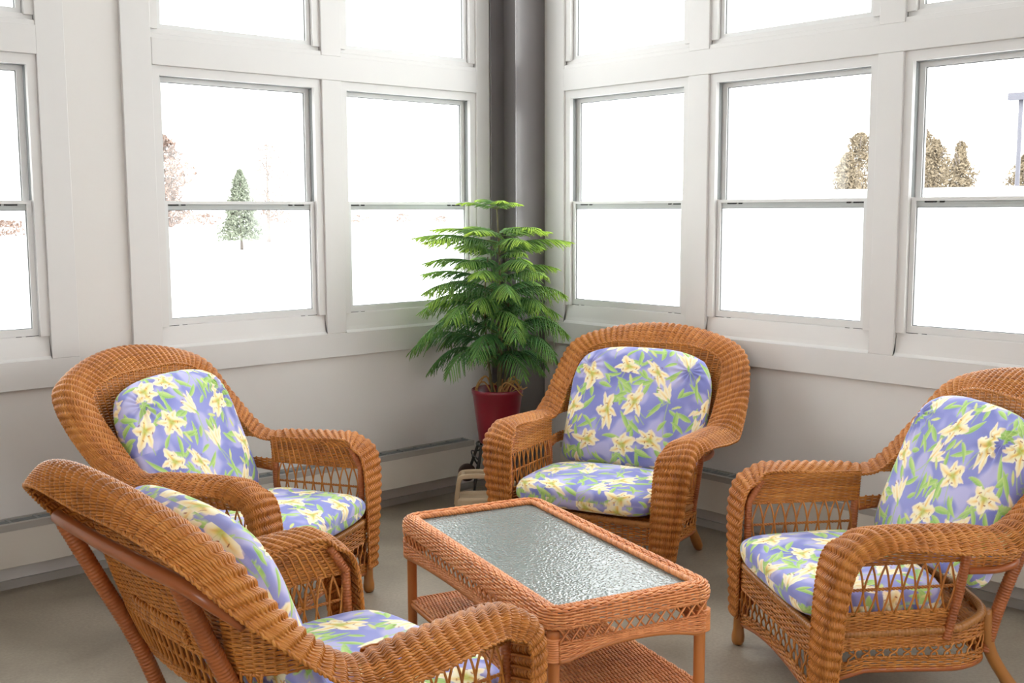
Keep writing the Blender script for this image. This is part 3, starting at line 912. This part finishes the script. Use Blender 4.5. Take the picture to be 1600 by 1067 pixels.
for i, k in enumerate('CBDA'):
    cushion('back_cushion', POSES[k], out_back, np.array([0, .201, .632]), np.array([1., 0, 0]), Vb, Nb, .058, (.13 + .17 * i, .05 + .23 * i), 0.05 * (i - 1.5),
            'blue lily print back cushion leaning in ' + WHERE[k], 'cushion', 'flowered back cushions', seed=20 + i, puck=((.24, .17, i), (-.24, .17, i + 2)), crown=.016, pw_=.33)
    cushion('seat_cushion', POSES[k], out_seat, np.array([0, -.186, .358]), np.array([1., 0, 0]), np.array([0, 1., 0]), np.array([0, 0, 1.]), .057, (.33 + .21 * i, .12 + .11 * i), 0.08 * (1.5 - i),
            'blue lily print seat cushion lying in ' + WHERE[k], 'cushion', 'flowered seat cushions', seed=40 + i, crown=.012, pw_=.26)

# ------------------------------------------------------------------ coffee table
def table():
    ang = math.atan2(-.965, -.26)
    t = thing('wicker_coffee_table', 'low wicker coffee table with pebbled glass top in the middle of the armchairs', 'coffee table', (-1.785, -2.084, 0), ang)
    W = M['wick_t']; A, B_ = .521, .251        # half length (x), half width (y) of the crest line
    def rr(a, b, r, n=10):
        P = []
        for cx, cy, a0 in ((a - r, b - r, 0), (-a + r, b - r, 90), (-a + r, -b + r, 180), (a - r, -b + r, 270)):
            for q in np.linspace(a0, a0 + 90, n): P.append((cx + r * math.cos(math.radians(q)), cy + r * math.sin(math.radians(q))))
        P.append(P[0]); return np.array(P)
    def ringpath(d, z, n):
        p = resample(rr(A + d, B_ + d, .045 + max(d, -.03)), n); return np.concatenate([p, np.full((n, 1), z)], 1)
    n = 620
    prof = [(-.024, .447), (-.016, .456), (-.006, .4600), (.004, .4595), (.012, .456), (.018, .450), (.021, .443), (.0225, .4365), (.023, .430), (.023, .4235), (.022, .417), (.0205, .415)]
    prof = resample(np.array(prof), 13)
    G = np.stack([ringpath(d, z, n) for d, z in prof], 1)
    mb = MB(); weave_grid(mb, G, .0245, .0031, out=1 if (normals(G)[5, 3] @ np.array([1, 0, 1])) > 0 else -1, A1=.0018, A2=.0022)
    mb.build('rim', W, t)
    mb = MB(); rope(mb, ringpath(-.024, .452, 500), .0085, .032, strands=3); rope(mb, ringpath(.019, .411, 500), .0042, .02); mb.build('rim_braid', W, t)
    # four aprons: lattice, then arched solid band, then bare rail
    for ax, L, off in (('x', A - .045, B_ + .014), ('x', A - .045, -B_ - .014), ('y', B_ - .045, A + .014), ('y', B_ - .045, -A - .014)):
        f = (lambda s, o, z: np.stack([s, np.full_like(s, o), z], -1)) if ax == 'x' else (lambda s, o, z: np.stack([np.full_like(s, o), s, z], -1))
        sgn = 1 if off > 0 else -1
        Le = L + .03
        arch = lambda s: .327 + (.026 if ax == 'y' else .022) * (1 - (np.clip(np.abs(s) / L, 0, 1)) ** 2.2)
        mb = MB()
        s = np.linspace(-Le, Le, int(2 * Le / .005)); m = 8
        g = np.stack([f(s, off, arch(s) + (.370 - arch(s)) * q) for q in np.linspace(0, 1, m)], 1)
        weave_grid(mb, g, .024, .0031, A1=.001, A2=.0022, S=5)
        k = int(2 * Le / .033)
        for q in range(k + 1):
            for sg in (1, -1):
                s0 = -Le + 2 * Le * q / k; s1 = s0 + sg * 2 * Le / k
                if abs(s1) > Le + .001: continue
                ss_ = np.linspace(s0, s1, 6); mb.tubes(f(ss_, off + .003 * sg, np.linspace(.372, .412, 6))[None], .0031, 5)
        rope(mb, f(s[::3], off + .002 * sgn, np.full(len(s[::3]), .372)), .0042, .02)
        mb.build('apron', W, t)
        mb = MB(); tube(mb, f(s[::2], off - .004 * sgn, arch(s[::2]) - .007), .0075, 8); mb.build('apron_rail', M['tleg'], t)
    for sx in (1, -1):
        for sy in (1, -1):
            mb = MB(); q = resample(np.array([(sx * (A - .014), sy * (B_ - .014), 0), (sx * (A - .014), sy * (B_ - .014), .40)]), 30)
            mb.tubes(q[None], np.interp(np.linspace(0, 1, 30), [0, .05, .1, .79, .8, 1], [.015, .018, .0165, .0165, .019, .019])[None], 16)
            l = mb.build('leg', M['tleg'], t)
            m2 = MB(); wrapped(m2, [(sx * (A - .012), sy * (B_ - .012), .318), (sx * (A - .012), sy * (B_ - .012), .380)], .0265, .0065); m2.build('leg_wrap', W, l)
    # lower shelf
    mb = MB()
    ys = np.arange(-B_ + .008, B_ - .006, .0058)
    nx = int(2 * A / .0055); xs = np.linspace(-A + .012, A - .012, nx)
    G = np.stack([np.stack([xs, np.full(nx, y), np.full(nx, .158)], -1) for y in ys], 1)
    weave_grid(mb, G, .027, .0031, out=1, A1=.0012, A2=.0024, S=5)
    mb.build('lower_shelf', W, t)
    mb = MB(); rope(mb, ringpath(-.012, .158, 300), .006, .024); mb.build('shelf_braid', W, t)
    mb = MB(); tube(mb, ringpath(-.006, .146, 160), .0085, 8); mb.build('shelf_rail', M['tleg'], t)
    mb = MB(); mb.box(-A + .020, A - .020, -B_ + .020, B_ - .020, .4385, .4435)
    mb.build('glass_top', M['tglass'], t, smooth=False, bevel=.001)
    return t
table()

# ------------------------------------------------------------------ plant, stand, can
PX, PY = -.50, -.40
pt = thing('potted_norfolk_pine', 'bushy green norfolk pine in a glossy maroon pot before the steel column', 'potted plant', (PX, PY, .345))
mb = MB()
prof = np.array([(0, 0), (.088, 0), (.093, .006), (.108, .12), (.1245, .245), (.1285, .250), (.1295, .268), (.126, .272), (.1225, .268), (.119, .235), (0, .232)])
mb.lathe(prof, n=48); mb.build('pot', M['pot'], pt)
mb = MB(); mb.lathe(np.array([(.1, .228), (.118, .236), (.08, .243), (.03, .248), (0, .249)]), n=32); mb.build('soil', M['soil'], pt)
mb = MB()
tops = [(.012, .0, 1.205, .0095), (-.03, .025, .93, .0075), (.035, -.02, .80, .0075), (-.01, -.035, .66, .007)]
TR = []
for x, y, h, r in tops:
    p = catmull([(x * .6, y * .6, .235), (x * 1.3, y * 1.3, .235 + (h - .235) * .35), (x * 1.6, y * 1.5, .235 + (h - .235) * .7), (x * 1.2 if h < 1.1 else 0, y if h < 1.1 else 0, h)], 10)
    TR.append(p); mb.tubes(p[None], np.linspace(r, r * .35, len(p))[None], 8)
mb.build('trunk', M['trunk'], pt)
mb = MB()
for k in range(14):
    a = rng.uniform(0, 2 * PI); r0 = rng.uniform(.01, .06)
    p = catmull([(r0 * math.cos(a), r0 * math.sin(a), .23), ((r0 + .04) * math.cos(a + .3), (r0 + .04) * math.sin(a + .3), .29 + rng.uniform(0, .04)), ((r0 + .08) * math.cos(a + .5), (r0 + .08) * math.sin(a + .5), .27 + rng.uniform(-.02, .05)), ((r0 + .10) * math.cos(a + .9), (r0 + .10) * math.sin(a + .9), .235 + rng.uniform(0, .05))], 6)
    mb.tubes(p[None], np.linspace(.005, .0025, len(p))[None], 6)
mb.build('dry_twigs', M['dry'], pt)

DK, MD, LT = lin((38, 84, 52)), lin((84, 142, 66)), lin((196, 228, 86))
def pine_branch(base, az, L, rise, droop, young, width=1.0):
    mb = MB()
    n = 26
    t = np.linspace(0, 1, n)
    r_ = L * t * (1 - .06 * t)
    z = rise * L * np.sin(t * PI * .62) - droop * L * t ** 2.3
    side = np.array([-math.sin(az), math.cos(az), 0]); fw = np.array([math.cos(az), math.sin(az), 0])
    sway = rng.uniform(-.12, .12) * L
    P = base + r_[:, None] * fw + z[:, None] * np.array([0, 0, 1.]) + (sway * t ** 2)[:, None] * side
    tint = lambda q: (1 - q)[..., None] * DK + q[..., None] * MD
    def colr(q, tip):  # q: vigour along, tip: 0..1 new growth
        c = (1 - q) * DK + q * MD
        c = c * (1 - tip) + LT * tip
        return np.array([*c, 1.])
    mb.tubes(P[None], np.linspace(.0036, .0014, n)[None], 5, color=np.array([*lin((92, 104, 56)), 1.]))
    T = np.gradient(P, axis=0); T /= np.linalg.norm(T, axis=1, keepdims=True)
    def spray(b, d, l, q, tip, dr):
        m = 7
        s = np.linspace(0, 1, m)
        p = b + (l * s)[:, None] * d + (-(dr * l) * s ** 1.8)[:, None] * np.array([0, 0, 1.])
        cols = np.stack([colr(q, np.clip(tip * (.35 + .9 * x), 0, 1)) for x in s])
        mb.tubes(p[None], np.interp(s, [0, .6, 1], [.0028, .0036, .0014])[None], 4, color=cols[None])
        # needles: little blades all round the twig
        k = max(6, int(l / .0036))
        u = np.linspace(.02, 1, k); i = u * (m - 1); i0 = np.minimum(i.astype(int), m - 2); f = (i - i0)[:, None]
        c = p[i0] * (1 - f) + p[i0 + 1] * f
        td = p[i0 + 1] - p[i0]; td /= np.linalg.norm(td, axis=1, keepdims=True)
        ph = rng.uniform(0, 2 * PI, k) + np.arange(k) * 2.4
        ref = np.array([0, 0, 1.]); b1 = np.cross(td, ref); b1 /= np.linalg.norm(b1, axis=1, keepdims=True) + 1e-9; b2 = np.cross(b1, td)
        dirn = np.cos(ph)[:, None] * b1 + np.sin(ph)[:, None] * b2
        nl = .0098 * rng.uniform(.8, 1.15, k)[:, None]
        tipv = c + dirn * nl * .75 + td * nl * .95
        wv = np.cross(dirn, td) * .0013
        V = np.stack([c - wv, c + wv, tipv], 1).reshape(-1, 3)
        cc = np.repeat(np.stack([colr(min(1, q + .15), np.clip(tip * (.35 + .9 * x), 0, 1)) for x in u]), 3, axis=0)
        mb.add(V, None, np.arange(len(V)).reshape(-1, 3), cc)
    step = .0140
    for s in np.arange(.14, .985, step / L):
        i = s * (n - 1); i0 = min(int(i), n - 2); f = i - i0
        b = P[i0] * (1 - f) + P[i0 + 1] * f; td = T[i0]
        env = math.sin(PI * min(1, .16 + s * .86)) ** .7
        l = (.022 + .070 * env) * width * min(1.1, L / .30)
        for sg in (1, -1):
            d = td * rng.uniform(.62, .8) + side * sg * rng.uniform(.62, .8) + np.array([0, 0, rng.uniform(-.16, .02)])
            d /= np.linalg.norm(d)
            tip = young * (np.clip((s - .40) / .5, 0, 1) * .95 + .22) * rng.uniform(.6, 1.1)
            spray(b, d, l * rng.uniform(.85, 1.1), rng.uniform(.1, .7) * (0.4 + .6 * s), min(1, tip), rng.uniform(.5, .95) * (1 if droop > .1 else .6 if droop > .04 else .3))
    spray(P[-1], T[-1], .03, .6, young, .1)
    return mb
tiers = [  # height above pot base, count, length, rise, droop, young, phase
    (1.178, 5, .20, .16, .00, 1.1, .15), (1.03, 6, .36, .13, .02, 1.0, .5), (.985, 6, .48, .12, .05, .8, 0.1), (.935, 5, .30, .20, .06, .8, .8),
    (.86, 6, .45, .18, .08, .6, .3), (.81, 5, .44, .16, .06, .55, 1.0), (.745, 6, .50, .20, .12, .45, .0), (.69, 6, .44, .24, .16, .4, .6),
    (.62, 6, .50, .28, .20, .34, .25), (.555, 6, .46, .30, .28, .25, .9), (.49, 6, .46, .30, .36, .18, .4), (.42, 6, .40, .30, .46, .14, .1)]
for z, cnt, L, rise, droop, young, phs in tiers:
    for k in range(cnt):
        az = phs + 2 * PI * k / cnt + rng.uniform(-.18, .18)
        lk = L * rng.uniform(.86, 1.08) * (.86 + .14 * math.cos(az - 2.41))
        # keep clear of the two walls and of the column
        dx, dy = math.cos(az), math.sin(az)
        lim = 9
        if dx > .05: lim = min(lim, (.44) / dx)
        if dy > .05: lim = min(lim, (.37) / dy)
        if dx > .35 and dy > .2: lim = min(lim, .30)
        lk = min(lk, lim * .97)
        tr = TR[0] if z > .72 else TR[rng.integers(0, 3)]
        j = np.abs(tr[:, 2] - z).argmin(); base = np.array([tr[j, 0], tr[j, 1], z + rng.uniform(-.014, .014)])
        pine_branch(base, az, lk, rise, droop, young * rng.uniform(.7, 1.15)).build('branch', M['needles'], pt)

st = thing('plant_stand', 'black wrought iron plant stand with a small wheel under the maroon pot', 'plant stand', (PX, PY, 0))
def ringz(r, z, n=40):
    a = np.linspace(0, 2 * PI, n); return np.stack([r * np.cos(a), r * np.sin(a), np.full(n, z)], -1)
mb = MB(); tube(mb, ringz(.105, .336), .006, 8); tube(mb, ringz(.07, .338), .004, 8)
for k in range(3):
    a = k * PI / 3; tube(mb, [(-.105 * math.cos(a), -.105 * math.sin(a), .338), (.105 * math.cos(a), .105 * math.sin(a), .338)], .0045, 8, 6)
mb.build('top_ring', M['iron'], st)
wdir = np.array([-.80, .60])
for k, a in enumerate((0.45, 1.75, 3.1, 4.6)):
    d = np.array([math.cos(a), math.sin(a)])
    mb = MB(); tube(mb, catmull([(*(d * .105), .336), (*(d * .118), .25), (*(d * .15), .12), (*(d * .155), .02), (*(d * .17), .007)], 8), .0065, 8); mb.build('leg', M['iron'], st)
pw = np.array([wdir[0] * .165, wdir[1] * .165])
mb = MB(); tube(mb, [(wdir[0] * .098, wdir[1] * .098, .335), (pw[0] + .03, pw[1] + .0, .205)], .0075, 8, 10); mb.build('strut', M['iron'], st)
mb = MB()
tg = np.array([-wdir[1], wdir[0]])
for sg, r0 in ((1, .07), (-1, .07)):
    P = [];
    for q in np.linspace(0, 1.0, 24):
        aa = PI * q; P.append((wdir[0] * (.105 + .025 * math.sin(aa)) + tg[0] * sg * (.005 + .075 * q), wdir[1] * (.105 + .025 * math.sin(aa)) + tg[1] * sg * (.005 + .075 * q), .235 + .055 * math.sin(aa * .75)))
    tube(mb, P, .004, 8)
tube(mb, [(wdir[0] * .11, wdir[1] * .11, .30), (wdir[0] * .08 + .06, wdir[1] * .08 - .03, .318), (wdir[0] * .05 + .1, wdir[1] * .05 - .06, .305)], .004, 8, 12)
mb.build('scroll', M['iron'], st)
mb = MB()
a = np.linspace(0, 2 * PI, 33)
axd = np.array([tg[0], tg[1], 0]) * 1.0; up = np.array([0, 0, 1.]); ot = np.cross(axd, up)
cw = np.array([pw[0] + .018, pw[1] + .006, .187])
G = np.stack([np.stack([cw + axd * w + r * (math.cos(q) * up + math.sin(q) * ot) for w, r in ((-.010, .0), (-.010, .030), (-.013, .036), (-.011, .042), (-.005, .0455), (.005, .0455), (.011, .042), (.013, .036), (.010, .030), (.010, 0))]) for q in a[:-1]])
mb.grid(G, closed_u=True); mb.build('wheel', M['wheel'], st)

can = thing('watering_can', 'beige plastic watering can with square handle on the floor below the pine', 'watering can', (-.735, -.505, 0), -.72)
mb = MB()
def rrect(hx, hy, r, z, n=8):
    P = []
    for cx, cy, a0 in ((hx - r, hy - r, 0), (-hx + r, hy - r, 90), (-hx + r, -hy + r, 180), (hx - r, -hy + r, 270)):
        for q in np.linspace(a0, a0 + 90, n): P.append((cx + r * math.cos(math.radians(q)), cy + r * math.sin(math.radians(q)), z))
    return np.array(P)
lv = [(.09, .075, .05, .0), (.102, .086, .06, .002), (.104, .088, .062, .02), (.098, .083, .06, .12), (.096, .081, .058, .126), (.088, .074, .052, .134), (.080, .066, .046, .136), (.074, .06, .04, .128), (.002, .002, .001, .127)]
G = np.stack([rrect(*q) for q in lv], 1); mb.grid(G, closed_u=True)
mb.add([(0, 0, 0)]); mb.build('body', M['can'], can)
mb = MB()
for y in (-.06, ):
    pass
def bar(P, w, h):
    m = MB(); P = np.asarray(P, float)
    T = np.gradient(P, axis=0); T /= np.linalg.norm(T, axis=1, keepdims=True)
    s = np.array([0, 1., 0]); nn = np.cross(T, s)
    G = np.stack([P + s * w * a_ + nn * h * b_ for a_, b_ in ((-1, -.8), (-.8, -1), (.8, -1), (1, -.8), (1, .8), (.8, 1), (-.8, 1), (-1, .8), (-1, -.8))], 1)
    return G
for y in (-.052, .052):
    G = bar(catmull([(-.092, y, .10), (-.084, y * .96, .17), (-.076, y * .92, .215), (-.06, y * .9, .232), (0, y * .9, .236), (.05, y * .9, .232), (.066, y * .92, .215), (.074, y * .96, .17), (.08, y, .125)], 6), .010, .011); mb.grid(G)
for x in (-.06, .05): mb.box(x - .008, x + .008, -.048, .048, .226, .239)
mb.build('handle', M['can'], can)
mb = MB(); p = catmull([(.088, 0, .05), (.13, 0, .07), (.165, 0, .13), (.185, 0, .20)], 8); mb.tubes(p[None], np.linspace(.024, .012, len(p))[None], 14); mb.build('spout', M['can'], can)

# ------------------------------------------------------------------ outside
mb = MB(); mb.box(-260, 420, .6, 520, -.9, -.6); setting(mb.build('snowy_ground', M['snow'], smooth=False, recalc=True))
mb = MB(); mb.box(.6, 420, -400, .6, -.9, -.6); setting(mb.build('snowy_yard', M['snow'], smooth=False, recalc=True))

def ray(px, py, dist):
    """world point seen at pixel (1600 x 1067 frame) at a horizontal distance"""
    f = 1732.885
    d = FW + (px - 800) / f * RT + (533.5 - py) / f * UP
    d = d / math.hypot(d[0], d[1]); return CAM + d * dist
CAM = np.array([-4.10591, -4.54301, 1.5]); RT = np.array([.7450521, -.6669968, -.0035563]); UP = np.array([.0806898, .0848375, .9931222]); FW = np.array([.6621076, .7402148, -.1170281])

def tree(name, px, ytop, dist, w, mat, label, conifer, leaves=4000, seed=0, gz=-.6, cat='tree', ybase=None, sz=.16):
    r = np.random.default_rng(seed)
    top = ray(px, ytop, dist); x, y = top[:2]; H = top[2] - gz
    t = thing(name, label, cat, (x, y, gz), 0, 'trees out in the snow')
    mb = MB(); p = np.stack([np.zeros(10), np.zeros(10), np.linspace(0, H * .93, 10)], -1); mb.tubes(p[None], np.linspace(H * .022, H * .004, 10)[None], 7)
    # limbs
    for k in range(22):
        z = H * r.uniform(.2, .85); a = r.uniform(0, 2 * PI)
        l = w * (.95 * (1 - z / H) + .08 if conifer else .75 * math.sin(PI * min(.95, z / H)) + .1)
        q = np.array([(0, 0, z), (l * .5 * math.cos(a), l * .5 * math.sin(a), z + (.02 if conifer else .12) * H), (l * math.cos(a), l * math.sin(a), z + (-.03 if conifer else .2) * H)])
        mb.tubes(catmull(q, 4)[None], np.linspace(H * .007, H * .002, 9)[None], 4)
    mb.build('trunk', M['bark'], t)
    u = r.uniform(0, 1, leaves); z = H * (.12 + .88 * u if conifer else .22 + .78 * u)
    rad = w * (np.clip(1.02 - z / H, .03, 1) ** .8 if conifer else np.sin(PI * np.clip((z / H - .16) / .84, .02, .992)) ** .6)
    clump = .82 + (.12 if conifer else .25) * np.sin(z / H * (43 if conifer else 17) + 3 * np.sin(seed + 2.0 * (u * 97 % 1))) 
    a = r.uniform(0, 2 * PI, leaves); rr_ = rad * np.sqrt(r.uniform(.05, 1, leaves)) * clump * (1 + .3 * np.sin(2 * a + 9 * z / H + seed) * np.sin(14 * z / H + seed))
    c = np.stack([rr_ * np.cos(a), rr_ * np.sin(a), z], -1)
    d1 = r.standard_normal((leaves, 3)); d1 /= np.linalg.norm(d1, axis=1, keepdims=True); d2 = np.cross(d1, r.standard_normal((leaves, 3))); d2 /= np.linalg.norm(d2, axis=1, keepdims=True)
    s = sz * r.uniform(.6, 1.4, leaves)[:, None]
    V = np.stack([c - d1 * s, c + d2 * s * .6, c + d1 * s], 1).reshape(-1, 3)
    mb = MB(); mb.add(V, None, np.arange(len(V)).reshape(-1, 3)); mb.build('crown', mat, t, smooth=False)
    return t
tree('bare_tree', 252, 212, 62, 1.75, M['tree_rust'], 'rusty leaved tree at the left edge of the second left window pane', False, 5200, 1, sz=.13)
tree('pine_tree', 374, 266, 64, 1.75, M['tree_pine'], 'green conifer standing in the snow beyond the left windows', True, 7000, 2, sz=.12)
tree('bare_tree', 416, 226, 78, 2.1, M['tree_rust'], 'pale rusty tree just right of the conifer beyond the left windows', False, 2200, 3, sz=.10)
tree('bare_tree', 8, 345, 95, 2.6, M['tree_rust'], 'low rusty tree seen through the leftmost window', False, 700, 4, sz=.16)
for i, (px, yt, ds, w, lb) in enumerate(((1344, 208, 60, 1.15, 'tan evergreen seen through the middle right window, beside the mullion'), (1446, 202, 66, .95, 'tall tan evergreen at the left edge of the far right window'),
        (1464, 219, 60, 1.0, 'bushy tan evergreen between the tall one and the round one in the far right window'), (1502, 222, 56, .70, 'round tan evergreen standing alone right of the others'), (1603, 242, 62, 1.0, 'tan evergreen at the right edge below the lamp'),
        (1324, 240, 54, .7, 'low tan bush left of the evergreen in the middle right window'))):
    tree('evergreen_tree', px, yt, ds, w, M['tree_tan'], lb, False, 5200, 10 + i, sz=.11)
# distant tree line
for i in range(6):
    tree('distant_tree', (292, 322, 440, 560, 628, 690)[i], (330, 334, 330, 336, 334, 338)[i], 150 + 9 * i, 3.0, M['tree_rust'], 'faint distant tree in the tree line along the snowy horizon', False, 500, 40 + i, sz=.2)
# low white building with a flat snowy roof to the right
a = ray(1385, 275, 34); 
bld = thing('garage_building', 'low white building with a flat snowy roof beyond the right windows', 'building', (24.0, -2.0, -.6))
mb = MB(); mb.box(-3, 9, -22, 26, 0, 2.42); mb.build('wall', M['roof'], bld, smooth=False, recalc=True)
mb = MB(); mb.box(-3.3, 9.3, -22.3, 26.3, 2.421, 2.60); mb.build('roof', M['snow'], bld, smooth=False, recalc=True)
# lamp post
b = ray(1590, 270, 46); tp = ray(1590, 150, 46)
lp = thing('parking_lamp', 'tall grey parking lot lamp post seen in the far right window', 'lamp post', (b[0], b[1], -.6))
mb = MB(); tube(mb, [(0, 0, 0), (0, 0, tp[2] + .55)], .085, 10, 12); mb.build('pole', M['lamp'], lp)
mb = MB(); mb.box(-.22, .22, -.42, .42, tp[2] + .45, tp[2] + .72); q = mb.build('lamp_head', M['lamp'], lp, smooth=False, bevel=.02); q.rotation_euler = (0, 0, .1)

# ------------------------------------------------------------------ light, camera
w = bpy.data.worlds.new('overcast'); SC.world = w; w.use_nodes = True
nt = w.node_tree; bg = nt.nodes['Background']
tc = nt.nodes.new('ShaderNodeTexCoord'); sp = nt.nodes.new('ShaderNodeSeparateXYZ'); nt.links.new(tc.outputs['Generated'], sp.inputs[0])
rp = nt.nodes.new('ShaderNodeValToRGB'); rp.color_ramp.elements[0].position = 0.0; rp.color_ramp.elements[0].color = (1, .99, .975, 1)
rp.color_ramp.elements[1].position = 1.0; rp.color_ramp.elements[1].color = (.93, .965, 1.0, 1)
nt.links.new(sp.outputs['Z'], rp.inputs['Fac']); nt.links.new(rp.outputs['Color'], bg.inputs['Color'])
bg.inputs['Strength'].default_value = 6.0

cam = bpy.data.cameras.new('camera'); co = bpy.data.objects.new('camera', cam); COL.objects.link(co)
cam.sensor_fit = 'HORIZONTAL'; cam.sensor_width = 36; cam.lens = 36 * 1732.885 / 1600
cam.clip_start = .05; cam.clip_end = 1500
Rm = Matrix(((RT[0], UP[0], -FW[0]), (RT[1], UP[1], -FW[1]), (RT[2], UP[2], -FW[2])))
co.matrix_world = Matrix.Translation(Vector(CAM)) @ Rm.to_4x4()
SC.camera = co
SC.view_settings.view_transform = 'Standard'; SC.view_settings.look = 'None'
SC.view_settings.exposure = 0.2; SC.view_settings.gamma = 1.0; SC.view_settings.use_curve_mapping = False
SC.cycles.max_bounces = 10; SC.cycles.diffuse_bounces = 5; SC.cycles.transparent_max_bounces = 16
SC.cycles.use_denoising = True
